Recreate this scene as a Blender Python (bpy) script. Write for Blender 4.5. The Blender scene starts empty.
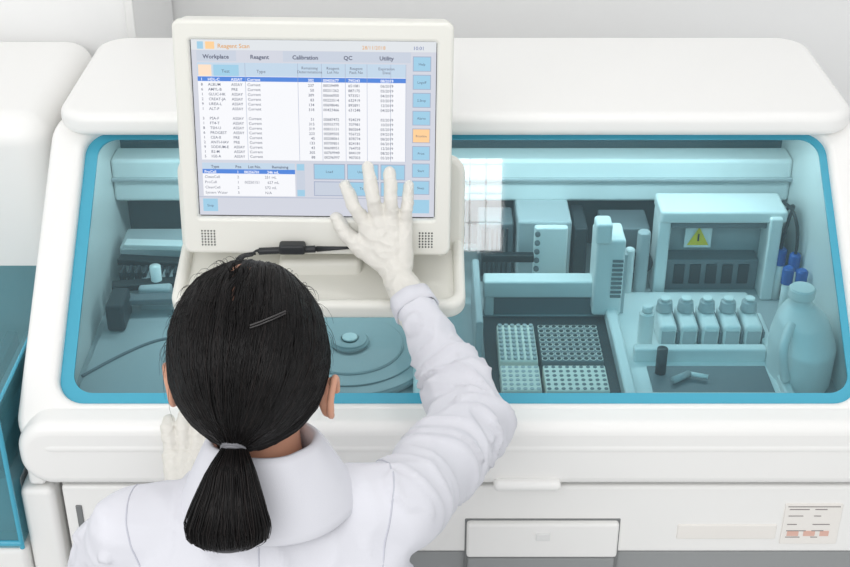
import bpy, bmesh, math, random
from mathutils import Vector, Matrix, Euler, noise
from mathutils.bvhtree import BVHTree
random.seed(7)
S=bpy.context.scene
COL=S.collection
try:
    S.view_settings.view_transform='Standard'
except Exception: pass

# ---------------------------------------------------------------- materials
def lin(c):
    return tuple(((x/255)/12.92 if x/255<=0.04045 else ((x/255+0.055)/1.055)**2.4) for x in c)
def mat(name,rgb,rough=0.5,metal=0.0,spec=0.5,coat=0.0,var=0.03,scale=8,bump=0.0,bscale=200,emit=0.0):
    m=bpy.data.materials.new(name); m.use_nodes=True
    nt=m.node_tree; b=nt.nodes['Principled BSDF']
    c=lin(rgb)
    n=nt.nodes.new('ShaderNodeTexNoise'); n.inputs['Scale'].default_value=scale
    tc=nt.nodes.new('ShaderNodeTexCoord'); nt.links.new(tc.outputs['Object'],n.inputs['Vector'])
    r=nt.nodes.new('ShaderNodeValToRGB')
    r.color_ramp.elements[0].color=(*[x*(1-var) for x in c],1)
    r.color_ramp.elements[1].color=(*[min(1,x*(1+var)) for x in c],1)
    nt.links.new(n.outputs['Fac'],r.inputs['Fac'])
    nt.links.new(r.outputs['Color'],b.inputs['Base Color'])
    b.inputs['Roughness'].default_value=rough; b.inputs['Metallic'].default_value=metal
    b.inputs['Specular IOR Level'].default_value=spec
    b.inputs['Coat Weight'].default_value=coat
    if emit:
        nt.links.new(r.outputs['Color'],b.inputs['Emission Color']); b.inputs['Emission Strength'].default_value=emit
    if bump:
        n2=nt.nodes.new('ShaderNodeTexNoise'); n2.inputs['Scale'].default_value=bscale
        nt.links.new(tc.outputs['Object'],n2.inputs['Vector'])
        bp=nt.nodes.new('ShaderNodeBump'); bp.inputs['Strength'].default_value=bump; bp.inputs['Distance'].default_value=0.01
        nt.links.new(n2.outputs['Fac'],bp.inputs['Height']); nt.links.new(bp.outputs['Normal'],b.inputs['Normal'])
    return m
def emat(name,rgb,s=1.0):
    m=bpy.data.materials.new(name); m.use_nodes=True; nt=m.node_tree
    b=nt.nodes['Principled BSDF']; b.inputs['Base Color'].default_value=(0.01,0.01,0.01,1)
    b.inputs['Roughness'].default_value=0.35
    b.inputs['Emission Color'].default_value=(*lin(rgb),1); b.inputs['Emission Strength'].default_value=s
    return m
def tintglass(name,rgb,refl=0.05,haze=0.12,hazecol=(120,200,215)):
    m=bpy.data.materials.new(name); m.use_nodes=True; nt=m.node_tree
    nt.nodes.clear()
    o=nt.nodes.new('ShaderNodeOutputMaterial')
    t=nt.nodes.new('ShaderNodeBsdfTransparent'); t.inputs['Color'].default_value=(*rgb,1)
    g=nt.nodes.new('ShaderNodeBsdfGlossy'); g.inputs['Roughness'].default_value=0.02
    d=nt.nodes.new('ShaderNodeBsdfDiffuse'); d.inputs['Color'].default_value=(*lin(hazecol),1)
    fr=nt.nodes.new('ShaderNodeFresnel'); fr.inputs['IOR'].default_value=1.5
    m1=nt.nodes.new('ShaderNodeMixShader'); m1.inputs['Fac'].default_value=haze
    m2=nt.nodes.new('ShaderNodeMixShader')
    nt.links.new(t.outputs[0],m1.inputs[1]); nt.links.new(d.outputs[0],m1.inputs[2])
    nt.links.new(fr.outputs[0],m2.inputs['Fac'])
    nt.links.new(m1.outputs[0],m2.inputs[1]); nt.links.new(g.outputs[0],m2.inputs[2])
    nt.links.new(m2.outputs[0],o.inputs['Surface'])
    return m
M_white=mat('machine_white_plastic',(240,239,236),0.38,var=0.01,scale=3)
M_white2=mat('machine_white_panel',(230,230,228),0.45,var=0.01)
M_mon=mat('monitor_ivory_plastic',(228,227,219),0.42,var=0.01)
M_seam=mat('seam_grey',(120,122,122),0.6)
M_grey=mat('grey_panel',(150,152,152),0.5)
M_dark=mat('dark_plastic',(30,33,36),0.45)
M_blackmetal=mat('black_metal',(22,26,30),0.35)
M_teal=mat('teal_border_acrylic',(72,166,192),0.16,var=0.02)
M_glass=tintglass('teal_tinted_acrylic',(0.45,0.73,0.80),haze=0.05,hazecol=(110,185,205))
M_glass2=tintglass('teal_tinted_cover',(0.40,0.70,0.78),haze=0.25)
M_deck=mat('instrument_deck_white',(236,236,234),0.4,var=0.02)
M_deck2=mat('instrument_metal_grey',(184,186,187),0.35,var=0.03)
M_deck3=mat('instrument_mid_grey',(116,120,123),0.4)
M_idark=mat('instrument_dark_grey',(42,46,50),0.45)
M_beige=mat('tip_rack_offwhite',(240,234,222),0.5)
M_blue=mat('blue_tube_plastic',(30,90,170),0.3)
M_yellow=mat('warning_yellow',(250,215,20),0.5)
M_paper=mat('label_paper',(236,232,226),0.6)
M_ink=mat('label_ink',(120,112,112),0.6)
M_coat=mat('lab_coat_cotton',(219,219,225),0.85,spec=0.2,var=0.015,scale=5,bump=0.06,bscale=900)
M_seamc=mat('coat_seam_thread',(196,197,206),0.9,spec=0.1)
M_glove=mat('latex_glove',(222,219,211),0.5,spec=0.4,var=0.03,scale=30,bump=0.15,bscale=120)
M_skin=mat('skin',(210,156,130),0.5,spec=0.4,var=0.05,scale=30)
M_scalp=mat('scalp',(104,76,64),0.7,spec=0.2)
M_lip=mat('lips',(170,90,84),0.4)
M_eye=mat('eye_white',(235,235,232),0.2)
M_hair=mat('black_hair',(14,12,12),0.46,spec=0.24,var=0.3,scale=60)
M_hairb=mat('soft_black_hair',(31,26,25),0.5,spec=0.25,var=0.3,scale=60)
M_hairtie=mat('hair_tie_grey',(120,120,125),0.5)
M_pin=mat('hairpin_metal',(80,78,78),0.4,metal=0.6)
M_trouser=mat('dark_trousers',(45,48,58),0.8)
M_shoe=mat('shoe_white',(225,225,225),0.5)
M_wall=mat('wall_paint',(238,238,237),0.7,var=0.01,scale=2)
M_floor=mat('floor_vinyl',(198,200,200),0.4,var=0.03,scale=4)

# ---------------------------------------------------------------- helpers
def empty(name,loc=(0,0,0),rot=(0,0,0)):
    e=bpy.data.objects.new(name,None); e.location=loc; e.rotation_euler=rot; e.empty_display_size=0.1
    COL.objects.link(e); return e
def link(name,me,m,parent=None,smooth=True,mw=None):
    o=bpy.data.objects.new(name,me); COL.objects.link(o)
    if m is not None:
        me.materials.clear(); me.materials.append(m)
    if smooth:
        for p in me.polygons: p.use_smooth=True
    if mw is not None: o.matrix_local=mw
    if parent is not None: o.parent=parent
    return o
def frombm(name,bm,m,parent=None,smooth=True,mw=None):
    me=bpy.data.meshes.new(name); bm.normal_update(); bm.to_mesh(me); bm.free()
    return link(name,me,m,parent,smooth,mw)
def wn(o):
    md=o.modifiers.new('wn','WEIGHTED_NORMAL'); md.keep_sharp=True
    return o
def box(name,x0,x1,y0,y1,z0,z1,m,parent=None,bev=0.004,seg=3,mw=None):
    bm=bmesh.new(); bmesh.ops.create_cube(bm,size=1)
    for v in bm.verts:
        v.co=Vector((x0+(v.co.x+.5)*(x1-x0),y0+(v.co.y+.5)*(y1-y0),z0+(v.co.z+.5)*(z1-z0)))
    if bev>0:
        bmesh.ops.bevel(bm,geom=bm.edges[:],offset=min(bev,0.48*min(x1-x0,y1-y0,z1-z0)),segments=seg,affect='EDGES',profile=0.5)
    o=frombm(name,bm,m,parent,bev>0,mw)
    if bev>0: wn(o)
    return o
def prism_yz(name,pts,x0,x1,m,parent=None,bev=0.01,seg=3):
    bm=bmesh.new()
    a=[bm.verts.new((x0,y,z)) for y,z in pts]; b=[bm.verts.new((x1,y,z)) for y,z in pts]
    bm.faces.new(a); bm.faces.new(b[::-1])
    n=len(pts)
    for i in range(n): bm.faces.new((a[i],b[i],b[(i+1)%n],a[(i+1)%n]))
    bmesh.ops.recalc_face_normals(bm,faces=bm.faces[:])
    if bev: bmesh.ops.bevel(bm,geom=bm.edges[:],offset=bev,segments=seg,affect='EDGES',profile=0.5)
    return wn(frombm(name,bm,m,parent))
def cyl(name,p0,p1,r,m,parent=None,r2=None,n=32,bev=0.0,bm_in=None,mw=None):
    p0=Vector(p0); p1=Vector(p1); r2=r if r2 is None else r2
    d=p1-p0; bm=bmesh.new() if bm_in is None else bm_in
    q=d.to_track_quat('Z','Y').to_matrix().to_4x4()
    res=bmesh.ops.create_cone(bm,cap_ends=True,segments=n,radius1=r,radius2=r2,depth=d.length,matrix=Matrix.Translation((p0+p1)/2)@q)
    if bm_in is not None: return
    if bev:
        ed=[e for e in bm.edges if len(e.link_faces)==2 and e.calc_face_angle(0)>0.9]
        bmesh.ops.bevel(bm,geom=ed,offset=bev,segments=3,affect='EDGES')
    return wn(frombm(name,bm,m,parent,True,mw))
def rr(x0,x1,y0,y1,r,n=10):
    out=[]
    for cx,cy,a0 in ((x1-r,y1-r,0),(x0+r,y1-r,90),(x0+r,y0+r,180),(x1-r,y0+r,270)):
        for i in range(n+1):
            a=math.radians(a0+90*i/n); out.append((cx+r*math.cos(a),cy+r*math.sin(a)))
    return out
def plate(name,outlines,z0,z1,bev,m,parent,mw=None,res=3):
    cu=bpy.data.curves.new(name,'CURVE'); cu.dimensions='2D'; cu.fill_mode='BOTH'
    cu.extrude=max(0.0001,(z1-z0)/2-bev); cu.bevel_depth=bev; cu.bevel_resolution=res; cu.offset=-bev
    for pts in outlines:
        sp=cu.splines.new('POLY'); sp.points.add(len(pts)-1)
        for i,(x,y) in enumerate(pts): sp.points[i].co=(x,y,0,1)
        sp.use_cyclic_u=True
    t=bpy.data.objects.new('tmp',cu); COL.objects.link(t)
    dg=bpy.context.evaluated_depsgraph_get(); me=bpy.data.meshes.new_from_object(t.evaluated_get(dg))
    bpy.data.objects.remove(t)
    for v in me.vertices: v.co.z+=(z0+z1)/2
    o=link(name,me,m,parent,False,mw)
    if bev:
        for p in me.polygons: p.use_smooth=True
        wn(o)
    return o
def tube(name,pts,r,m,parent=None,cyc=False,res=4):
    cu=bpy.data.curves.new(name,'CURVE'); cu.dimensions='3D'; cu.bevel_depth=r; cu.bevel_resolution=res
    sp=cu.splines.new('NURBS'); sp.points.add(len(pts)-1); sp.order_u=3; sp.use_endpoint_u=True; sp.use_cyclic_u=cyc
    for i,p in enumerate(pts): sp.points[i].co=(*p,1)
    cu.materials.append(m)
    o=bpy.data.objects.new(name,cu); COL.objects.link(o)
    if parent: o.parent=parent
    return o
def blobmesh(name,chains,lofts,voxel,smooth_it,m,parent,disp=None):
    bm=bmesh.new()
    for ch in chains:
        for i,(p,r) in enumerate(ch):
            bmesh.ops.create_uvsphere(bm,u_segments=24,v_segments=14,radius=r,matrix=Matrix.Translation(Vector(p)))
            if i: cyl('',ch[i-1][0],p,ch[i-1][1],None,r2=r,n=24,bm_in=bm)
    for lf in lofts:
        rings=[]
        for (c,rx,ry,rot) in lf:
            ring=[]
            for k in range(40):
                a=2*math.pi*k/40
                v=Vector((rx*math.cos(a),ry*math.sin(a),0)); v.rotate(Euler(rot))
                ring.append(bm.verts.new(Vector(c)+v))
            rings.append(ring)
        for a,b in zip(rings,rings[1:]):
            for k in range(40): bm.faces.new((a[k],a[(k+1)%40],b[(k+1)%40],b[k]))
        bm.faces.new(rings[0][::-1]); bm.faces.new(rings[-1])
    bmesh.ops.recalc_face_normals(bm,faces=bm.faces[:])
    me=bpy.data.meshes.new(name); bm.to_mesh(me); bm.free()
    t=bpy.data.objects.new('tmp',me); COL.objects.link(t)
    md=t.modifiers.new('r','REMESH'); md.mode='VOXEL'; md.voxel_size=voxel
    if smooth_it:
        sm=t.modifiers.new('s','SMOOTH'); sm.factor=0.5; sm.iterations=smooth_it
    dg=bpy.context.evaluated_depsgraph_get(); me2=bpy.data.meshes.new_from_object(t.evaluated_get(dg))
    bpy.data.objects.remove(t)
    if disp:
        me2.update()
        ns=[v.normal.copy() for v in me2.vertices]
        for v,n in zip(me2.vertices,ns): v.co+=n*disp(v.co)
    return link(name,me2,m,parent)

# ---------------------------------------------------------------- room
box('floor',-3,3,-2,3.0,-0.05,0,M_floor,bev=0)
box('wall_back',-3,3,2.85,2.95,0,3.0,M_wall,bev=0)
box('wall_partition',-2.4,-0.56,2.46,2.84,0,2.6,M_wall,bev=0.004)
box('trim_1',-0.575,-0.558,2.445,2.459,0,2.6,M_white2,bev=0.003)

# ---------------------------------------------------------------- analyzer
A=empty('laboratory_analyzer')
XL,XR=-0.622,0.722
SL=Matrix(((1,0,0,0),(0,.794,-.608,1.613),(0,.608,.794,.994),(0,0,0,1)))
plate('hood_frame',[rr(XL,XR,-0.018,0.578,0.06),rr(-.565,.668,.059,.534,.042)],-0.03,0.008,0.012,M_white,A,SL,res=5)
plate('window_border',[rr(-.566,.669,.058,.535,.043),rr(-.545,.656,.078,.523,.032)],-0.012,-0.008,0.0,M_teal,A,SL)
bm=bmesh.new(); bm.faces.new([bm.verts.new((x,y,-0.0135)) for x,y in rr(-.566,.669,.058,.535,.043)]); frombm('window_pane',bm,M_glass,A,False,SL)
side=[(1.615,.905),(1.615,.97),(2.06,1.318),(2.36,1.335),(2.385,1.30),(2.385,.905)]
prism_yz('hood_side_left',side,XL+.008,XL+.035,M_white,A,0.008)
prism_yz('hood_side_right',side,XR-.035,XR-.008,M_white,A,0.008)
plate('hood_top',[rr(XL+.014,XR-.012,2.0,2.385,0.06)],1.322,1.362,0.015,M_white,A,res=5)
box('hood_back',XL+.02,XR-.02,2.36,2.385,.91,1.34,M_deck,A,0.004)
plate('hood_front_apron',[rr(XL+.004,XR-.004,.915,1.03,0.05)],-1.66,-1.600,0.018,M_white,A,Matrix(((1,0,0,0),(0,0,-1,0),(0,1,0,0),(0,0,0,1))),res=5)
box('grip_front',.105,.208,1.586,1.61,.914,.932,M_white,A,0.008)
box('base_cabinet',-.572,XR-.02,1.635,2.38,0.06,.905,M_white2,A,0.012)
box('base_plinth',-.55,XR-.04,1.68,2.36,0.0,0.07,M_dark,A,0.004)
box('base_seam',-.55,XR-.03,1.628,1.70,.896,.916,M_seam,A,0.002)
box('base_front_panel',-.566,XR-.022,1.618,1.64,.768,.902,M_white,A,0.006)
box('base_lower_recess',-.04,XR-.03,1.624,1.64,.40,.764,M_grey,A,0.003)
box('base_lower_panel',-.566,-.045,1.618,1.64,.1,.764,M_white,A,0.006)
box('drawer_seam',.063,.309,1.6165,1.63,.70,.838,M_seam,A,0.002)
box('drawer_front',.066,.306,1.606,1.63,.766,.835,M_white,A,0.005)
box('drawer_lower',.068,.304,1.612,1.63,.705,.760,M_grey,A,0.004)
box('drawer_catch',.175,.198,1.6035,1.61,.803,.818,M_white2,A,0.002)
box('name_strip',.40,.557,1.6155,1.625,.797,.826,M_paper,A,0.002)
box('spec_label',.565,.655,1.6150,1.625,.788,.868,M_paper,A,0.001)
box('spec_label_frame_top',.569,.651,1.6143,1.616,.8635,.8645,M_ink,A,0)
for i in range(5):
    for j in range(2):
        box('spec_label_line',.572+j*.04,.603+j*.036-.008*((i+j)%3),1.6143,1.616,.858-.013*i-(.004 if i>1 else 0),.8590-.013*i-(.004 if i>1 else 0),M_ink,A,0)
M_lred=mat('label_red',(222,180,165),0.6)
for i,(a,b) in enumerate(((.574,.592),(.6,.618),(.626,.64))):
    box('spec_label_code',a,b,1.6143,1.616,.805,.815,M_lred,A,0)
box('base_switch',-.548,-.538,1.6155,1.625,.79,.865,M_seam,A,0.002)

# interior of the hood
def ib(n,*a,**k): return box(n,*a,**k)
ib('deck',XL+.03,XR-.03,1.66,2.36,.925,.945,M_deck2,A,bev=0)
ib('inner_back_panel',XL+.03,XR-.03,2.335,2.36,.945,1.31,M_deck3,A,bev=0)
ib('inner_back_beam',XL+.035,XR-.035,2.24,2.30,1.085,1.172,M_deck,A,bev=.008)
ib('inner_back_beam_rail',XL+.035,XR-.035,2.232,2.242,1.13,1.137,M_deck2,A,bev=.002)
ib('tip_well',.104,.335,1.74,2.045,.945,.951,M_idark,A,bev=.001)
def rack(x0,x1,y0,y1,z1,body,pin,nx,ny,pr,up):
    ib('tip_rack',x0,x1,y0,y1,.951,z1,body,A,bev=.003)
    bm=bmesh.new()
    for i in range(nx):
        for j in range(ny):
            x=x0+(i+.5)*(x1-x0)/nx; y=y0+(j+.5)*(y1-y0)/ny
            cyl('',(x,y,z1-.001),(x,y,z1+up),pr,None,n=10,bm_in=bm)
    frombm('tip_rack_wells',bm,pin,A,False)
rack(.125,.190,1.850,1.966,.982,M_beige,M_deck2,6,9,.0036,.004)
rack(.196,.300,1.850,1.966,.982,M_deck3,M_dark,9,8,.0042,.0008)
bm=bmesh.new()
for i in range(9):
    for j in range(8): cyl('',(.196+(i+.5)*.104/9,1.85+(j+.5)*.116/8,.9815),(.196+(i+.5)*.104/9,1.85+(j+.5)*.116/8,.9823),.0054,None,n=10,bm_in=bm)
frombm('tip_rack_rims',bm,M_beige,A,False)
rack(.125,.190,1.762,1.838,.982,M_beige,M_deck2,6,6,.0036,.0008)
rack(.196,.300,1.762,1.838,.982,M_beige,M_deck3,9,6,.0034,.0008)
ib('transfer_rail',.105,.335,2.05,2.085,.985,1.02,M_deck,A,bev=.005)
ib('transfer_rail_foot',.108,.125,2.055,2.08,.945,.995,M_deck,A,bev=.003)
ib('transfer_rail_web',.125,.33,2.06,2.075,.945,.99,M_deck3,A,bev=0)
ib('dispenser_head',.300,.352,2.03,2.10,.96,1.115,M_deck,A,bev=.006)
ib('dispenser_top',.296,.325,2.02,2.06,1.11,1.15,M_deck,A,bev=.006)
for i in range(9): ib('dispenser_vent',.33,.349,2.027,2.032,1.0+i*.009,1.004+i*.009,M_deck3,A,bev=0)
ib('dispenser_side_plate',.352,.358,2.04,2.12,.96,1.08,M_deck2,A,bev=.001)
ib('reagent_platform',.325,.60,1.765,2.12,.945,.960,M_deck,A,bev=.006)
ib('platform_wall_left',.325,.345,1.765,2.12,.955,.975,M_deck,A,bev=.005)
ib('platform_wall_right',.585,.602,1.765,2.02,.955,.975,M_deck,A,bev=.005)
ib('platform_wall_front',.34,.59,1.762,1.775,.955,.972,M_deck,A,bev=.004)
ib('platform_well',.375,.575,1.785,1.865,.960,.962,M_deck3,A,bev=0)
ib('platform_step',.355,.58,1.88,1.90,.958,.985,M_deck,A,bev=.004)
cyl('syringe_body',(.395,1.845,.962),(.395,1.845,1.01),.009,M_idark,A)
cyl('syringe_rod',(.41,1.81,.97),(.44,1.83,.97),.006,M_deck2,A)
cyl('syringe_rod_b',(.44,1.83,.97),(.47,1.82,.97),.004,M_deck,A)
for i in range(5):
    x=.420+i*.037
    ib('bottle_body',x-.0155,x+.0155,1.93,2.01,.958,1.0,M_deck,A,bev=.008)
    cyl('bottle_cap',(x,1.985,.998),(x,1.985,1.022),.0155,M_deck2,A,r2=.0125,bev=.004)
    cyl('bottle_lid',(x,1.985,1.022),(x,1.985,1.026),.009,M_white,A,bev=.001)
    ib('bottle_label',x-.011,x+.011,1.9285,1.931,.965,.99,M_deck2,A,bev=0)
    ib('bottle_gap',x+.0165,x+.0205,1.935,2.01,.958,.985,M_deck3,A,bev=0)
cyl('slim_bottle',(.380,1.93,.958),(.380,1.93,1.03),.013,M_white,A,bev=.003)
cyl('slim_bottle_cap',(.380,1.93,1.03),(.380,1.93,1.042),.009,M_deck,A,bev=.002)
ib('gantry_panel',.445,.63,2.19,2.20,.95,1.10,M_deck2,A,bev=0)
ib('gantry_top',.425,.655,2.12,2.20,1.100,1.125,M_deck,A,bev=.006)
ib('gantry_leg_left',.425,.448,2.13,2.19,.945,1.105,M_deck,A,bev=.004)
ib('gantry_leg_right',.622,.645,2.11,2.17,.945,1.115,M_deck,A,bev=.004)
ib('gantry_lower',.448,.622,2.15,2.19,.945,1.01,M_deck3,A,bev=.003)
cyl('gantry_roller',(.45,2.14,1.09),(.622,2.14,1.09),.008,M_deck3,A)
for i in range(5): ib('gantry_slot',.465+i*.03,.485+i*.03,2.147,2.151,.96,1.0,M_idark,A,bev=.001)
ib('warning_plate',.482,.532,2.164,2.169,1.028,1.082,M_white,A,bev=.001)
bm=bmesh.new(); bm.faces.new([bm.verts.new(p) for p in ((.487,2.1625,1.034),(.527,2.1625,1.034),(.507,2.1625,1.072))]); frombm('warning_triangle',bm,M_yellow,A,False)
ib('warning_mark',.5055,.5085,2.1612,2.162,1.043,1.058,M_dark,A,bev=0)
for x,y in ((.652,2.12),(.672,2.10),(.648,2.05),(.670,2.04)):
    cyl('pump_tube',(x,y,.945),(x,y,1.03),.008,M_deck,A)
    cyl('pump_cap',(x,y,1.015),(x,y,1.05),.0105,M_blue,A,bev=.003)
tube('pump_hose',[(.65,2.12,1.05),(.655,2.12,1.11),(.675,2.15,1.13),(.675,2.2,1.09)],.003,M_dark,A)
tube('pump_hose_b',[(.672,2.10,1.05),(.668,2.08,1.10),(.66,2.14,1.14),(.64,2.22,1.10)],.003,M_dark,A)
for i in range(4): ib('valve_block',.648,.675,2.16+i*.02,2.175+i*.02,.95,1.0+i*.025,M_deck3 if i%2 else M_idark,A,bev=.003)
blobmesh('waste_jug',[[((.624,1.885,1.05),.024),((.624,1.885,1.085),.018)]],
 [[((.630,1.86,.95),.052,.075,(0,0,0)),((.630,1.86,1.02),.053,.076,(0,0,0)),((.628,1.87,1.055),.042,.055,(0,0,0)),((.624,1.885,1.072),.024,.026,(0,0,0))]],.004,5,M_deck,A)
cyl('jug_cap',(.624,1.885,1.085),(.624,1.885,1.105),.022,M_white,A,bev=.003)
tube('jug_handle',[(.600,1.84,1.058),(.580,1.80,1.055),(.578,1.785,1.02),(.592,1.80,.98)],.008,M_deck,A)
ib('back_unit',.17,.27,2.15,2.28,.945,1.09,M_deck2,A,bev=.006)
ib('back_unit_face',.20,.262,2.135,2.15,.98,1.085,M_deck,A,bev=.005)
ib('back_unit_dark',.10,.165,2.18,2.25,.945,1.07,M_deck3,A,bev=.004)
for i in range(6): ib('back_unit_rib',.106+i*.009,.110+i*.009,2.176,2.181,.96,1.06,M_idark,A,bev=0)
for i in range(5): cyl('back_unit_port',(.206,2.136,1.0+i*.018),(.206,2.131,1.0+i*.018),.005,M_deck3,A,n=16)
ib('back_unit_dark_b',.275,.30,2.15,2.25,.945,1.075,M_idark,A,bev=.004)
ib('cable_chain',.105,.20,2.12,2.135,1.02,1.035,M_blackmetal,A,bev=.002)
ib('floor_plate',.11,.33,2.095,2.14,.945,.955,M_deck,A,bev=.002)
bm=bmesh.new(); bm.faces.new([bm.verts.new(p) for p in ((.262,2.10,.9565),(.295,2.10,.9565),(.279,2.135,.9565))]); frombm('warning_triangle_small',bm,M_yellow,A,False)
ib('back_unit_c',.33,.42,2.18,2.26,.945,1.06,M_deck3,A,bev=.004)
for i in range(6): cyl('spring_ring',(.365+i*.008,2.15,1.0),(.365+i*.008,2.17,1.0),.02,M_idark if i%2 else M_deck2,A)
cyl('stack_tube',(.40,2.13,.945),(.40,2.13,1.08),.012,M_deck2,A,bev=.002)
cyl('stack_tube_b',(.375,2.12,.945),(.375,2.12,1.05),.009,M_deck,A,bev=.002)
def carousel(cx,cy,R,h=.014):
    cyl('carousel_disc',(cx,cy,.945),(cx,cy,.945+h),R,M_deck2,A,n=72,bev=.004)
    cyl('carousel_ring',(cx,cy,.945+h),(cx,cy,.948+h),R*.82,M_deck2,A,n=72,bev=.001)
    cyl('carousel_ring_b',(cx,cy,.947+h),(cx,cy,.951+h),R*.62,M_deck2,A,n=72,bev=.003)
    cyl('carousel_hub',(cx,cy,.95+h),(cx,cy,.962+h),R*.22,M_deck2,A,n=48,bev=.004)
    cyl('carousel_hub_cap',(cx,cy,.962+h),(cx,cy,.966+h),R*.10,M_deck,A,bev=.002)
carousel(-.13,1.93,.15)
ib('left_cover_plate',-.575,-.30,1.70,2.06,.945,.957,M_deck2,A,bev=.004)
tube('left_cover_seam',[(-.575,1.84,.958),(-.50,1.94,.958),(-.42,1.97,.958),(-.33,1.95,.958),(-.30,1.90,.958)],.003,M_deck3,A)
ib('left_block',-.52,-.46,2.06,2.14,.945,1.0,M_deck2,A,bev=.006)
def mech(nm,x0,x1,y,z,rot,m,t=.012):
    c=Vector(((x0+x1)/2,y,z)); 
    return box(nm,-(x1-x0)/2,(x1-x0)/2,-.012,.012,-t/2,t/2,m,A,.002,mw=Matrix.Translation(c)@Matrix.Rotation(math.radians(rot),4,'Z'))
mech('track_arm_a',-.57,-.37,2.14,1.01,-6,M_dark); mech('track_arm_b',-.57,-.38,2.09,.995,8,M_dark); mech('track_arm_c',-.55,-.39,2.05,.985,4,M_deck3); mech('track_arm_d',-.56,-.42,2.17,1.03,-3,M_deck)
for i in range(12): ib('track_tooth',-.56+i*.014,-.553+i*.014,2.10,2.13,.985,1.01,M_idark,A,bev=.001)
ib('track_motor',-.562,-.53,1.98,2.05,.957,1.01,M_idark,A,bev=.006)
ib('track_base',-.57,-.37,2.16,2.24,.945,1.03,M_deck2,A,bev=.006)
cyl('track_post',(-.49,2.09,.945),(-.49,2.09,1.03),.010,M_deck,A)
ib('left_vent_plate',-.50,-.47,1.755,1.785,.957,.960,M_idark,A,bev=0)
ib('sample_probe_arm',-.02,.02,1.9,2.2,1.02,1.05,M_deck,A,bev=.006)
ib('mid_tray',-.02,.10,1.70,1.90,.945,.965,M_deck,A,bev=.006)
ib('mid_cover_fin',.085,.098,1.88,2.10,.945,1.04,M_deck2,A,bev=.004)

# ---------------------------------------------------------------- neighbouring module
B=empty('sample_loader_module')
box('loader_base',-1.5,-.632,1.60,2.44,0,.79,M_white,B,.012)
box('loader_foot_block',-.631,-.577,1.612,1.80,.05,.90,M_white,B,.012)
box('loader_rear_housing',-1.5,-.632,2.02,2.44,.79,1.345,M_white,B,.05,seg=6)
box('loader_deck',-1.5,-.635,1.64,2.02,.79,.90,M_deck2,B,.003)
for i in range(12): box('loader_rack',-1.05+i*.034,-1.03+i*.034,1.66,1.99,.90,.955,M_deck3 if i%2 else M_deck2,B,.003)
bm=bmesh.new()
def quad(bm,*p): bm.faces.new([bm.verts.new(q) for q in p])
x0,x1,y0,y1,z0,z1=-1.45,-.636,1.598,2.02,.795,1.06
quad(bm,(x0,y0,z1),(x1,y0,z1),(x1,y1,z1+.01),(x0,y1,z1+.01))
quad(bm,(x0,y0,z0),(x1,y0,z0),(x1,y0,z1),(x0,y0,z1))
quad(bm,(x1,y0,z0),(x1,y1,z0),(x1,y1,z1+.01),(x1,y0,z1))
frombm('loader_cover',bm,M_glass2,B,False)
tube('cover_edge',[(x0,y0,z1),(x1-.004,y0,z1),(x1,y0+.004,z1),(x1,y1,z1+.01)],.003,M_teal,B)
tube('cover_edge_b',[(x0,y0,z0+.01),(x1,y0,z0+.01)],.005,M_teal,B)
tube('cover_edge_c',[(x1,y0,z0),(x1,y0,z1)],.004,M_teal,B)
box('loader_latch',-.70,-.665,1.585,1.60,.93,.945,M_teal,B,.004)

# ---------------------------------------------------------------- monitor
MO=empty('touchscreen_monitor',(-.1634,1.816,1.406),(math.radians(-8),math.radians(.7),0))
FX=Matrix.Rotation(math.radians(90),4,'X')
plate('bezel',[rr(-.2035,.2035,-.185,.173,.012),rr(-.1795,.1795,-.1275,.1445,.004)],-.004,.012,.005,M_mon,MO,FX)
plate('back_shell',[rr(-.201,.201,-.182,.170,.014)],-.045,-.003,.012,M_mon,MO,FX)
def canvas(cx,cy): return ((cx/241-.5)*.357,.143-cy/175*.269)
def uiq(name,x0,y0,x1,y1,m,lay=0):
    a=canvas(x0,y0); b=canvas(x1,y1); y=-.0008-.0002*lay
    bm=bmesh.new(); quad(bm,(a[0],y,b[1]),(b[0],y,b[1]),(b[0],y,a[1]),(a[0],y,a[1]))
    return frombm(name,bm,m,MO,False)
E=lambda n,c: emat('screen_'+n,c,1.0)
eW=E('white',(244,245,249)); eBg=E('lavender',(208,211,222)); eHd=E('header',(192,212,230)); eTab=E('tab',(198,206,220))
eHi=E('highlight',(72,130,218)); eBt=E('button',(156,203,228)); eOr=E('orange',(252,206,150)); eTx=E('ink',(84,90,114)); eWt=E('inkwhite',(250,250,255))
eTi=E('title',(222,226,230)); eOt=E('orange_text',(222,160,80)); eBl=E('bluetext',(60,90,160)); eSh=E('shade',(160,170,195))
plate('screen_panel',[rr(-.181,.181,-.129,.146,.003)],-.0035,-.0006,0,M_dark,MO,FX)
uiq('ui_background',0,0,241,175,eBg,0)
uiq('ui_title',0,0,241,10,eTi,1)
uiq('ui_tabs',5,10.5,216,20.5,eTab,1)
uiq('ui_tab_active',44,10.5,90,21,eBg,2)
uiq('ui_table',5,22,211,118,eW,1)
uiq('ui_header',5,22,211,35,eHd,2)
uiq('ui_header_tab',21,24,46,35,eBt,3)
uiq('ui_header_tab2',6,24,19,35,E('cream',(250,222,196)),3)
uiq('ui_highlight',5,35.5,211,40,eHi,2)
uiq('ui_table2',5,121,99,155,eW,1)
uiq('ui_header2',5,121,99,127.5,eHd,2)
uiq('ui_highlight2',5,127.5,99,132,eHi,2)
for i,x in enumerate((52,104,127.5,151,172.5,196,211)): uiq('ui_column_line',x,22,x+.4,118,eSh,3)
uiq('ui_scroll',100.5,121,109,155,eTab,2); uiq('ui_scroll_up',101,121.5,108.5,128,eBt,3); uiq('ui_scroll_down',101,148,108.5,154.5,eBt,3)
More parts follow.
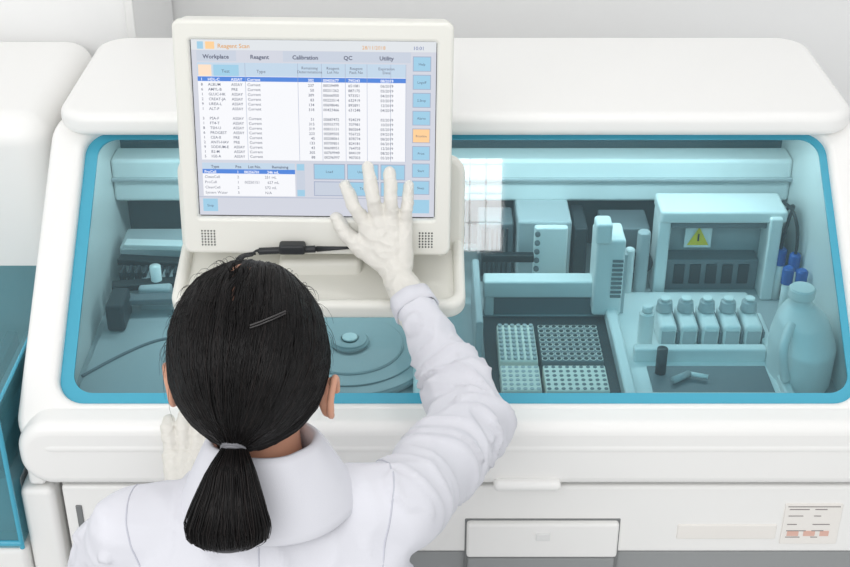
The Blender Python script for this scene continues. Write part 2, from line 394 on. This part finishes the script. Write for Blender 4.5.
for (x0,y0,x1,y1) in ((118,121,150,137),(152,121,184,137),(186,121,211,137),(118,139,150,154),(152,139,184,154),(186,139,211,154)):
    uiq('ui_button_edge',x0,y0,x1,y1,eSh,2); uiq('ui_button',x0+.8,y0+.8,x1-.8,y1-.8,eTab if x0<150 and y0>130 else eBt,3)
for i in range(8):
    y=14+i*17.6
    uiq('ui_side_edge',218,y,236,y+14.5,eSh,2); uiq('ui_side',218.7,y+.7,235.3,y+13.8,eOr if i==4 else eBt,3)
uiq('ui_foot_a',4,158,19,171,eBt,2); uiq('ui_foot_b',218,157,236,171,eBt,2)
uiq('ui_bar',0,156,216,156.5,eSh,2)
uiq('ui_icon',6,2,12,9,eBt,2); uiq('ui_icon_b',14,2,23,9,eOr,2)
def txt(s,cx,cy,size,m,sl=1.0,al='LEFT',bold=0.0):
    cu=bpy.data.curves.new('ui_text','FONT'); cu.body=s; cu.size=size; cu.space_line=sl; cu.align_x=al; cu.align_y='TOP_BASELINE'
    cu.offset=bold; cu.resolution_u=2; cu.materials.append(m)
    o=bpy.data.objects.new('ui_text',cu); COL.objects.link(o); o.parent=MO
    a=canvas(cx,cy); o.location=(a[0],-.0022,a[1]); o.rotation_euler=(math.pi/2,0,0); return o
sz=.0058; pitch=4.75*.001537
sl=pitch/sz
rows=16
def col(fn,cx,al='LEFT',b=.00004):
    lines=[]
    for i in range(rows+1):
        lines.append('' if i in(7,) else fn(i))
    txt(lines[0],cx,39.3,sz,eWt,1,al,.0001)
    txt('\n'.join(lines[1:]),cx,44.3,sz,eTx,sl,al,b)
names=['HDL-C','ALBUM','AMYL-B','GLUC-HK','CREAT-JA','UREA-L','ALT-P','','PSA-F','FT4-T','TSH-U','PROGEST','CEA-II','ANTI-HAV','SODIUM-E','B2-M','IGE-A','VIT-B12']
col(lambda i:names[i],15)
col(lambda i:str((i*7)%9+1) if i%3 else '1',8)
col(lambda i:random.choice(['ASSAY','ASSAY','ASSAY','PRE']) ,38)
col(lambda i:'Current',54)
col(lambda i:str(random.randint(20,320)),120,'RIGHT')
col(lambda i:'00%06d'%random.randint(100000,999999),129)
col(lambda i:'%06d'%random.randint(600000,999999),154)
col(lambda i:'%02d/2019'%random.randint(1,12),186)
txt('Reagent Scan',26,7.8,.0088,eOt,1,'LEFT',.0001); txt('28/11/2018',168,7.8,.0075,eOt); txt('10:01',218,7.8,.0075,eBl)
for s,x in (('Workplace',24),('Reagent',67),('Calibration',112),('QC',154),('Utility',192)): txt(s,x,18,.0084,eTx,1,'CENTER',.0002)
for s,x in (('Test',33),('Type',68)): txt(s,x,31.5,.0066,eTx,1,'CENTER')
for s,x in (('Remaining\nDeterminations',116),('Reagent\nLot No',139),('Reagent\nPack No',162),('Expiration\nDate',192)): txt(s,x,27.5,.0058,eTx,1,'CENTER')
for s,x in (('Type',18),('Pos.',42),('Lot No.',58),('Remaining',84)): txt(s,x,126,.0060,eTx,1,'CENTER',.0001)
txt('ProCell',7,131.3,sz,eWt,1,'LEFT',.0001); txt('1     00256701       246 mL',40,131.3,sz,eWt,1,'LEFT',.0001)
txt('CleanCell\nProCell\nCleanCell\nSystem Water',7,136.5,sz,eTx,1.42); txt('2                        251 mL\n1     00250151       627 mL\n2                        572 mL\n3                        N/A',40,136.5,sz,eTx,1.42)
for s,x,y in (('Load',134,130),('Unload',168,130),('Scan',198,130),('Test',168,147),('Select',198,147),('Stop',11.5,166)): txt(s,x,y,.0055,eTx,1,'CENTER')
for i,s in enumerate(('Help','Logoff','S.Stop','Alarm','Routine','Print','Start','Sleep')): txt(s,227,14+i*17.6+8.5,.0052,eTx,1,'CENTER')
bm=bmesh.new()
for cx in (-.1655,.1665):
    for i in range(5):
        for j in range(6):
            cyl('',(cx-.0095+i*.0047,-.0127,-.1705+j*.0045),(cx-.0095+i*.0047,-.010,-.1705+j*.0045),.0013,None,n=8,bm_in=bm)
frombm('speaker_holes',bm,M_dark,MO,False)
# tray & mount
T=empty('monitor_tray_mount')
TR=Matrix.Translation((-.163,1.775,1.175))@Matrix.Rotation(math.radians(13),4,'X')
plate('tray_floor',[rr(-.212,.212,-.05,.10,.02)],-.012,-.004,.002,M_mon,T,TR)
plate('tray_rim',[rr(-.225,.225,-.062,.11,.03),rr(-.207,.207,-.042,.10,.018)],-.018,.012,.009,M_mon,T,TR,res=4)
MB=Matrix.Translation((-.163,1.868,1.27))@Matrix.Rotation(math.radians(-8),4,'X')@FX
plate('mount_back',[rr(-.226,.226,-.10,.075,.03)],-.02,.0,.009,M_mon,T,MB)
box('mount_post',-.23,-.10,1.80,1.90,1.10,1.20,M_mon,T,.01)
box('mount_spacer',-.25,-.08,1.83,1.89,1.2,1.38,M_mon,T,.006)
# scanner pen
P=empty('scanner_pen')
cyl('pen_body',(-.255,1.768,1.236),(-.165,1.768,1.240),.0055,M_dark,P,bev=.002)
cyl('pen_tip',(-.165,1.768,1.240),(-.115,1.768,1.242),.0045,M_dark,P,r2=.002)
box('pen_clip',-.222,-.182,1.758,1.778,1.234,1.250,M_dark,P,.004)
pts=[]
for i in range(150):
    t=i/149; a=t*2*math.pi*18
    c=Vector((-.262-.02*math.sin(t*math.pi*.9),1.755,1.238-.045*t+.012*math.sin(t*math.pi)))
    pts.append(c+Vector((.0045*math.cos(a),.0045*math.sin(a),0)))
tube('coiled_cable',pts,.0016,M_dark,P,res=2)
tube('cable_lead',[(-.262,1.755,1.238),(-.256,1.765,1.241),(-.25,1.768,1.238)],.002,M_dark,P)

# ---------------------------------------------------------------- woman
W=empty('woman_lab_technician')
H=Vector((-.194,1.222,1.405))
WR=Vector((-.042,1.735,1.212)); EL=Vector((.072,1.502,1.112)); SH=Vector((-.035,1.235,1.180))
LW=Vector((-.352,1.500,.965)); LE=Vector((-.42,1.33,.945)); LS=Vector((-.345,1.205,1.168))
def seg_t(p,a,b):
    d=b-a; t=max(0,min(1,(p-a).dot(d)/d.dot(d))); return t,(p-(a+d*t)).length
def ridge(v): return (1-min(1,abs(noise.noise(v))*2.2))**2
def wr(p):
    a=noise.noise(Vector((p.x*8,p.y*8,p.z*9)))*.006
    wp=Vector((noise.noise(p*7),noise.noise(p*7+Vector((5,5,5))),noise.noise(p*7+Vector((9,1,3)))))
    d=0
    for A0,B0 in ((WR,EL),(EL,SH),(LW,LE),(LE,LS)):
        t,ds=seg_t(p,A0,B0)
        if ds<.085:
            L=(B0-A0).length
            ax=(B0-A0).normalized(); s=(p-A0).dot(ax)
            perp=p-A0-ax*s
            v=Vector((perp.x*7,perp.y*7,perp.z*7))+ax*(s*19)+wp*.8
            amp=.010*math.exp(-((s-(L if A0 in(WR,LW) else 0))/.13)**2)+.003
            d=max(d,ridge(v+Vector((3,7,1)))*amp)
    q=ridge(Vector((p.x*10+p.z*5,p.y*6,p.z*3.0+4))+wp*.7)*.009
    q2=ridge(Vector((p.x*5-p.z*8,p.y*8+8,p.z*8))+wp)*.005
    return a+d+(q+q2)*(1 if d==0 else .4)-.005
cuffR=WR.lerp(EL,.27); cuffL=LW.lerp(LE,.12)
coat=blobmesh('lab_coat',
 [[((-.19,1.20,1.200),.050),((-.10,1.215,1.192),.052),(SH,.058),(SH.lerp(EL,.45)+Vector((0,0,-.005)),.057),(EL,.050),(EL.lerp(cuffR,.45),.045),(cuffR,.035)],
  [((-.19,1.20,1.200),.050),((-.27,1.205,1.183),.050),(LS,.055),(LS.lerp(LE,.5)+Vector((-.01,0,0)),.052),(LE,.050),(LE.lerp(cuffL,.5),.044),(cuffL,.035)]],
 [[((-.19,1.21,.55),.235,.18,(0,0,0)),((-.19,1.21,.75),.205,.16,(0,0,0)),((-.19,1.205,.95),.168,.13,(0,0,0)),((-.19,1.205,1.08),.178,.124,(0,0,0)),((-.19,1.205,1.155),.17,.102,(0,0,0)),((-.188,1.205,1.21),.115,.076,(0,0,0)),((-.183,1.203,1.25),.058,.056,(0,0,0))]],
 .0055,9,M_coat,W,wr)
bvh=BVHTree.FromPolygons([v.co.copy() for v in coat.data.vertices],[tuple(p.vertices) for p in coat.data.polygons])
def seamring(nm,Q,ax,a0=0,a1=360):
    Q=Vector(Q); ax=Vector(ax).normalized(); e1=ax.cross(Vector((0,0,1))).normalized(); e2=ax.cross(e1)
    pts=[]
    for i in range(61):
        a=math.radians(a0+(a1-a0)*i/60); dr=e1*math.cos(a)+e2*math.sin(a)
        h=bvh.ray_cast(Q+dr*.16,-dr,.16)
        if h[0] is not None: pts.append(h[0])
    if len(pts)>4: tube(nm,pts,.0011,M_seamc,W,res=1)
seamring('armhole_seam_right',(-.055,1.22,1.17),(1,.15,-.25))
seamring('armhole_seam_left',(-.325,1.205,1.16),(-1,.05,-.3))
pts=[]
for i in range(50):
    h=bvh.ray_cast(Vector((-.186,.9,1.235-.012*i)),Vector((0,1,0)),.6)
    if h[0] is not None: pts.append(h[0])
tube('centre_back_seam',pts,.0009,M_seamc,W,res=1)
pts=[]
for i in range(40):
    h=bvh.ray_cast(Vector((-.31+.006*i,.9,1.135)),Vector((0,1,0)),.6)
    if h[0] is not None: pts.append(h[0])
tube('yoke_seam',pts,.0009,M_seamc,W,res=1)
def hem(nm,c,ax,r0,r1,L=.028):
    ax=ax.normalized(); bm=bmesh.new(); q=ax.to_track_quat('Z','Y').to_matrix().to_4x4()
    n=40; rings=[]
    for s,r in ((-.5,r0-.002),(-.48,r0),(.0,(r0+r1)/2),(.45,r1),(.5,r1-.003)):
        ring=[]
        for k in range(n):
            a=2*math.pi*k/n; rad=r+.0012*math.sin(3*a)+.0008*math.sin(7*a+1)
            ring.append(bm.verts.new(c+q.to_3x3()@Vector((rad*math.cos(a),rad*math.sin(a),s*L))))
        rings.append(ring)
    for a,b in zip(rings,rings[1:]):
        for k in range(n): bm.faces.new((a[k],a[(k+1)%n],b[(k+1)%n],b[k]))
    o=frombm(nm,bm,M_coat,W); md=o.modifiers.new('s','SOLIDIFY'); md.thickness=.002
hem('cuff_hem_right',WR.lerp(EL,.215),EL-WR,.0328,.0350)
hem('cuff_hem_left',LW.lerp(LE,.05),LE-LW,.034,.036)
blobmesh('trousers',[[((-.27,1.22,.70),.09),((-.275,1.23,.45),.065),((-.28,1.21,.12),.05)],[((-.11,1.22,.70),.09),((-.105,1.23,.45),.065),((-.10,1.21,.12),.05)],[((-.27,1.22,.72),.09),((-.11,1.22,.72),.09)]],[],.012,4,M_trouser,W)
for nm,x in (('shoe_left',-.285),('shoe_right',-.095)):
    blobmesh(nm,[[((x,1.18,.045),.042),((x,1.26,.042),.040),((x,1.36,.034),.032)]],[[((x,1.27,.0),.045,.12,(0,0,0)),((x,1.27,.02),.046,.122,(0,0,0))]],.006,3,M_shoe,W)
blobmesh('neck',[[((-.183,1.205,1.20),.050),((-.188,1.213,1.30),.046),((-.192,1.22,1.36),.05)]],[],.006,3,M_skin,W)
# head with face
bm=bmesh.new(); bmesh.ops.create_uvsphere(bm,u_segments=64,v_segments=48,radius=1)
for v in bm.verts:
    x,y,z=v.co
    fx,fy,fz=.076,.090,.104
    if z<0: fx*=1-.22*(-z)**1.5
    p=Vector((x*fx,y*fy,z*fz))
    if y>0:
        if z<-.2: p.y+=.012*y*(-z)
        p.y-=.010*max(0,y-.55)
        g=lambda cx,cz,sx,szz: math.exp(-((p.x-cx)/sx)**2-((p.z-cz)/szz)**2)
        fr=max(0,y)
        p.y+=fr*.019*g(0,-.028,.010,.014)+fr*.010*g(0,-.008,.007,.02)
        for sx in(-1,1):
            p.y-=fr*.008*g(sx*.030,0,.016,.011)
            p.y+=fr*.004*g(sx*.03,.018,.018,.006)
        p.y+=fr*.005*g(0,-.055,.02,.006); p.y+=fr*.007*g(0,-.085,.02,.014)
    v.co=p+H
frombm('head',bm,M_skin,W)
for sx in(-1,1):
    bm=bmesh.new(); bmesh.ops.create_uvsphere(bm,u_segments=20,v_segments=12,radius=.011,matrix=Matrix.Translation(H+Vector((sx*.030,.070,0)))); frombm('eye',bm,M_eye,W)
    bm=bmesh.new(); bmesh.ops.create_uvsphere(bm,u_segments=16,v_segments=10,radius=.0052,matrix=Matrix.Translation(H+Vector((sx*.030,.0775,0)))); frombm('iris',bm,M_dark,W)
    tube('eyebrow',[H+Vector((sx*.016,.081,.018)),H+Vector((sx*.03,.080,.022)),H+Vector((sx*.046,.070,.018))],.002,M_hair,W)
blobmesh('lips',[[(H+Vector((-.018,.079,-.055)),.003),(H+Vector((0,.086,-.054)),.005),(H+Vector((.018,.079,-.055)),.003)]],[],.0015,2,M_lip,W)
def ear(nm,c,sx):
    c=Vector(c); chain=[]
    for i in range(11):
        a=math.radians(-70+i*25)
        chain.append((c+Vector((sx*(.004+.006*math.sin(max(0,a*.6))),-.013*math.cos(a)*1.0,.024*math.sin(a)*1.0)),.0042))
    blobmesh(nm,[chain,[(c+Vector((-sx*.004,.004,.016)),.009),(c+Vector((-sx*.004,.002,0)),.009),(c+Vector((0,.002,-.020)),.0075)]],[],.0018,3,M_skin,W)
ear('ear_right',H+Vector((.085,-.011,-.050)),1); ear('ear_left',H+Vector((-.083,-.008,-.036)),-1)
# hair cap
R3=Vector((.088,.103,.104))
HC=H+Vector((0,-.004,.002))
tie=Vector((-.204,1.136,1.342))
def isface(d): return (d.y>.52 and d.z<.50) or (d.y>.25 and d.z<-.15) or (d.z<-.93 and d.y>-.12)
def lump(d): return 1+.024*noise.noise(Vector((d.x*3,d.y*2,d.z*2)))+.012*noise.noise(Vector((d.x*14,d.y*5,d.z*5)))
bm=bmesh.new(); bmesh.ops.create_uvsphere(bm,u_segments=96,v_segments=64,radius=1)
dl=[v for v in bm.verts if isface(v.co)]
bmesh.ops.delete(bm,geom=dl,context='VERTS')
for v in bm.verts:
    d=v.co.copy(); k=lump(d)*.972
    v.co=HC+Vector((d.x*R3.x*k,d.y*R3.y*k,d.z*R3.z*k))
frombm('hair_cap',bm,M_hair,W)
t=(tie-HC); t=Vector((t.x/R3.x,t.y/R3.y,t.z/R3.z)).normalized()
u=t.cross(Vector((0,0,1))).normalized(); w=t.cross(u)
def mkcu(n):
    c=bpy.data.curves.new(n,'CURVE'); c.dimensions='3D'; c.bevel_depth=.00055; c.bevel_resolution=0; return c
cuA=mkcu('hair_strands'); cuB=mkcu('hair_strands_soft')
def addspl(pts,rad=None,brown=.2):
    cu=cuB if random.random()<brown else cuA
    sp=cu.splines.new('POLY'); sp.points.add(len(pts)-1)
    for i,p in enumerate(pts):
        sp.points[i].co=(*p,1); 
        if rad: sp.points[i].radius=rad[i]
def partx(d): return -.10-.10*min(0,d.y)+.03*noise.noise(Vector((d.y*6,2,2)))
for n in range(6200):
    ph=random.uniform(0,2*math.pi); th=.2
    dirv=u*math.cos(ph)+w*math.sin(ph)
    while th<2.75:
        d=t*math.cos(th)+dirv*math.sin(th)
        if isface(d): break
        th+=.04
    ts=th*random.uniform(.5,1.0) if random.random()<.5 else th
    k0=random.uniform(.984,1.010)+.018*noise.noise(Vector((ph*7,1,1)))+.012*noise.noise(Vector((ph*22,4,1)))
    ph2=random.uniform(-.07,.07)+.20*noise.noise(Vector((ph*4,ts,2)))
    pts=[]; rad=[]
    N=13; sd=random.uniform(0,50)
    for i in range(N+1):
        a=ts+( .10-ts)*i/N
        ph3=ph+ph2*math.sin(i/N*3.14)+.06*noise.noise(Vector((a*3,sd,0)))
        dv=u*math.cos(ph3)+w*math.sin(ph3)
        d=t*math.cos(a)+dv*math.sin(a)
        k=lump(d)*k0
        if d.z>.55 and d.y>-.45:
            # comb hair to either side of the parting
            off=d.x-partx(d); amt=math.exp(-(off/.05)**2)*min(1,(d.y+.45)/.3)
            d=(d+Vector((math.copysign(.045*amt,off),0,0))).normalized(); k*=1-.012*amt
        p=HC+Vector((d.x*R3.x*k,d.y*R3.y*k,d.z*R3.z*k))
        e=max(0,1-a/.5)**1.5
        p=p.lerp(tie+Vector((random.uniform(-1,1),random.uniform(-.4,.4),random.uniform(-1,1)))*.009,e)
        pts.append(p); rad.append(.5 if i in(0,) else 1)
    addspl(pts,rad,.12+.4*max(0,noise.noise(Vector((ph*4,9,1)))))
pp=[]
for i in range(14):
    yy=.35-.85*i/13; d=Vector((0,yy,.9)); d.x=partx(d); d.z=math.sqrt(max(.01,1-d.x**2-yy**2)); k=lump(d)*.976
    pp.append(HC+Vector((d.x*R3.x*k,d.y*R3.y*k,d.z*R3.z*k)))
tube('parting',pp,.0016,M_scalp,W,res=2)
for n in range(200):
    d=Vector((random.uniform(-1,1),random.uniform(-.5,.5),random.uniform(-.1,1))).normalized()
    if isface(d): continue
    p=HC+Vector((d.x*R3.x,d.y*R3.y,d.z*R3.z)); tg=(u.cross(d)*random.uniform(-1,1)+(t-d*t.dot(d))*random.uniform(.3,1))
    L=random.uniform(.012,.040)
    pts=[p+tg*L*s+d*L*(s*.7-.5*s*s)+Vector((0,0,-.25*L*s*s)) for s in (0,.25,.5,.75,1)]
    addspl(pts,[.5,.45,.4,.3,.2])
for n in range(14):
    p=HC+Vector((-.005+random.uniform(-.01,.01),.0,.100)); a=random.uniform(-.6,.6)
    L=random.uniform(.008,.02)
    addspl([p,p+Vector((a*.3*L,-.1*L,L*.8)),p+Vector((a*L,-.5*L,L*1.1))],[.8,.6,.3])
# ponytail
spine=[Vector((-.204,1.136,1.342)),Vector((-.205,1.114,1.333)),Vector((-.207,1.092,1.307)),Vector((-.209,1.082,1.283)),Vector((-.210,1.082,1.263)),Vector((-.212,1.086,1.248))]
wid=[(.012,.012),(.022,.018),(.034,.024),(.042,.026),(.040,.022),(.026,.014)]
def sp_at(s,arr):
    f=s*(len(arr)-1); i=min(int(f),len(arr)-2); return arr[i],arr[i+1],f-i
blobmesh('ponytail',[],[[(p,a*.84,b*.84,(math.radians(60 if i<2 else 10),0,0)) for i,(p,(a,b)) in enumerate(zip(spine,wid))]],.004,6,M_hair,W)
for n in range(2400):
    a=random.uniform(0,2*math.pi); k=random.uniform(.85,1.05)+.10*noise.noise(Vector((a*6,0,0))) if random.random()<.85 else random.uniform(.6,1.16); end=random.uniform(.72,1.0)+.12*noise.noise(Vector((a*5,3,0))); pts=[];rad=[]
    tw=random.uniform(-.4,.4)
    for i in range(12):
        s=min(1,end*i/11)
        p0,p1,f=sp_at(s,spine); w0,w1,_=sp_at(s,wid)
        p=p0.lerp(p1,f); ww=w0[0]*(1-f)+w1[0]*f; dd=w0[1]*(1-f)+w1[1]*f
        if s>.8: ww=max(ww,.028)
        aa=a+tw*s
        pts.append(p+Vector((ww*k*math.cos(aa),-dd*k*math.sin(aa)*.95,dd*k*math.sin(aa)*(.5 if s<.25 else .1)))); rad.append(1 if s<.8 else .5)
    addspl(pts,rad)
for cu,mm,nm in ((cuA,M_hair,'hair_strands'),(cuB,M_hairb,'hair_strands_soft')):
    cu.materials.append(mm)
    o=bpy.data.objects.new(nm,cu); COL.objects.link(o); o.parent=W
cyl('hair_tie',(-.204,1.139,1.344),(-.205,1.130,1.339),.0145,M_hairtie,W,bev=.003)
def onh(dx,dz,kk=1.028):
    y=-math.sqrt(max(0,1-dx*dx-dz*dz)); d=Vector((dx,y,dz)); k=lump(d)*kk
    return HC+Vector((d.x*R3.x*k,d.y*R3.y*k,d.z*R3.z*k))
tube('hair_pin',[onh(.16,.745),onh(.26,.752),onh(.36,.758),onh(.46,.758),onh(.54,.750)],.0010,M_pin,W)
tube('hair_pin_leg',[onh(.16,.728),onh(.26,.735),onh(.36,.741),onh(.46,.742),onh(.54,.738)],.0008,M_pin,W)
# collar
bm=bmesh.new(); prof=[(.056,1.250,0),(.050,1.303,.0),(.054,1.316,0),(.060,1.314,0),(.075,1.278,0),(.096,1.226,0),(.093,1.223,0)]
n=96; rings=[]
for r,z,_ in prof:
    ring=[]
    for k in range(n+1):
        a=math.radians(90+18)+math.radians(324)*k/n
        pt=1+.12*(r>.075)*math.exp(-((k/n-.0)/.12)**2)+.12*(r>.075)*math.exp(-((k/n-1.0)/.12)**2)
        wv=.003*noise.noise(Vector((a*2,r*20,z*8)))
        ring.append(bm.verts.new((-.181+(r*1.08+wv)*math.cos(a)*pt,1.203+(r*.95+wv)*math.sin(a)*pt,z-.018*(1+math.sin(a))*.5)))
    rings.append(ring)
for a,b in zip(rings,rings[1:]):
    for k in range(n): bm.faces.new((a[k],a[k+1],b[k+1],b[k]))
o=frombm('coat_collar',bm,M_coat,W); md=o.modifiers.new('s','SOLIDIFY'); md.thickness=.002
md=o.modifiers.new('ss','SUBSURF'); md.levels=1; md.render_levels=1
# gloves
def V(*a): return Vector(a)
def glove(nm,fingers,palm,cuff,extra=0):
    blobmesh(nm,fingers+palm+cuff,[],.0020,4,M_glove,W,lambda p: noise.noise(p*90)*.0010+noise.noise(p*40)*.0010+ridge(Vector((p.x*45,p.y*45,p.z*70)))*.0012)
def fing(m,pip,dip,tip,r): return [(m,r*1.12),(pip,r),(dip,r*.95),(tip,r*.84)]
def mk(m,tip,arch,r):
    m=V(*m); tip=V(*tip); a=V(0,-arch,0)
    return fing(m,m.lerp(tip,.45)+a,m.lerp(tip,.74)+a*.75,tip,r)
tipoff=-.0085
F=[mk((-.091,1.773,1.283),(-.120,1.806+tipoff,1.333),.012,.0102),
   mk((-.071,1.773,1.292),(-.0857,1.810+tipoff,1.362),.014,.0104),
   mk((-.050,1.773,1.292),(-.0530,1.809+tipoff,1.355),.013,.0100),
   mk((-.030,1.773,1.280),(-.0245,1.806+tipoff,1.333),.011,.0092)]
thumb=[(V(-.062,1.748,1.228),.018),(V(-.098,1.762,1.246),.0135),(V(-.121,1.775,1.263),.0118),(V(-.134,1.788,1.282),.0100)]
palm=[[(V(-.055,1.745,1.222),.019),(V(-.088,1.770,1.280),.0135)],[(V(-.052,1.745,1.222),.019),(V(-.070,1.770,1.287),.0135)],[(V(-.045,1.745,1.222),.019),(V(-.052,1.770,1.286),.0135)],[(V(-.036,1.745,1.225),.018),(V(-.032,1.770,1.276),.013)],[(V(-.088,1.768,1.275),.0125),(V(-.034,1.768,1.270),.0125)],[(V(-.06,1.752,1.24),.017),(V(-.10,1.764,1.255),.012)]]
cuff=[[(V(-.048,1.745,1.225),.021),(WR,.0225),(WR.lerp(EL,.10),.0255),(WR.lerp(EL,.22),.030),(WR.lerp(EL,.30),.030)]]
glove('glove_right',F+[thumb],palm,cuff)
LF=[]
bx=[-.378,-.359,-.340,-.322]
OY,OZ=-.032,-.036
for i,x in enumerate(bx):
    L=(.055,.065,.060,.045)[::-1][i]
    m=V(x,1.612+OY,1.033+OZ); p=V(x-.002+.004*(i-1.5),1.612+L*.45+OY,1.048+L*.28+OZ); d=V(x+.005*(i-1.5),1.612+L*.8+OY,1.040+L*.5+OZ); tp=V(x+.006*(i-1.5),1.612+L*1.05+OY,1.030+L*.62+OZ)
    LF.append([(m,.0115),(p,.0103),(d,.0098),(tp,.009)])
lthumb=[(V(-.331,1.56+OY,1.01+OZ),.015),(V(-.304,1.585+OY,1.018+OZ),.0125),(V(-.294,1.61+OY,1.022+OZ),.0105)]
lp=[[(LW,.020),(V(x,1.606+OY,1.03+OZ),.0135)] for x in bx]
lp.append([(V(-.376,1.60+OY,1.028+OZ),.013),(V(-.324,1.60+OY,1.028+OZ),.013)])
glove('glove_left',LF+[lthumb],lp,[[(LW,.023),(LW.lerp(LE,.12),.027),(LW.lerp(LE,.2),.029)]])

# ---------------------------------------------------------------- lights
CL=empty('ceiling_light')
box('light_housing',.07,.245,1.44,1.82,2.93,2.98,M_white2,CL,.005)
eL=emat('ceiling_lamp_glow',(255,255,255),20)
for i in range(3):
    for j in range(4):
        box('light_cell',.086+i*.048,.086+i*.048+.043,1.46+j*.087,1.46+j*.087+.080,2.92,2.931,eL,CL,0)
def area(name,loc,rot,sx,sy,p,c=(1,1,1)):
    l=bpy.data.lights.new(name,'AREA'); l.shape='RECTANGLE'; l.size=sx; l.size_y=sy; l.energy=p; l.color=c
    o=bpy.data.objects.new(name,l); o.location=loc; o.rotation_euler=rot; COL.objects.link(o)
area('rear_fill_light',(-1.0,-1.2,3.1),(math.radians(50),0,math.radians(-15)),2.6,1.6,48)  # added soft fill light behind the camera, kept out of the window's reflection
area('hood_fill_light',(.05,2.12,1.30),(math.radians(0),0,0),1.15,.05,2.4,(1,1,1))  # added fill light under the hood top, brightens the interior; no modelled fixture
w_=bpy.data.worlds.new('world'); S.world=w_; w_.use_nodes=True
w_.node_tree.nodes['Background'].inputs['Color'].default_value=(.98,.988,1,1)
w_.node_tree.nodes['Background'].inputs['Strength'].default_value=.87

# ---------------------------------------------------------------- camera
c=bpy.data.cameras.new('camera'); c.lens=55.9; c.sensor_width=36
co=bpy.data.objects.new('camera',c); co.location=(0,0,2.2); co.rotation_euler=(math.radians(60),0,0); COL.objects.link(co)
S.camera=co
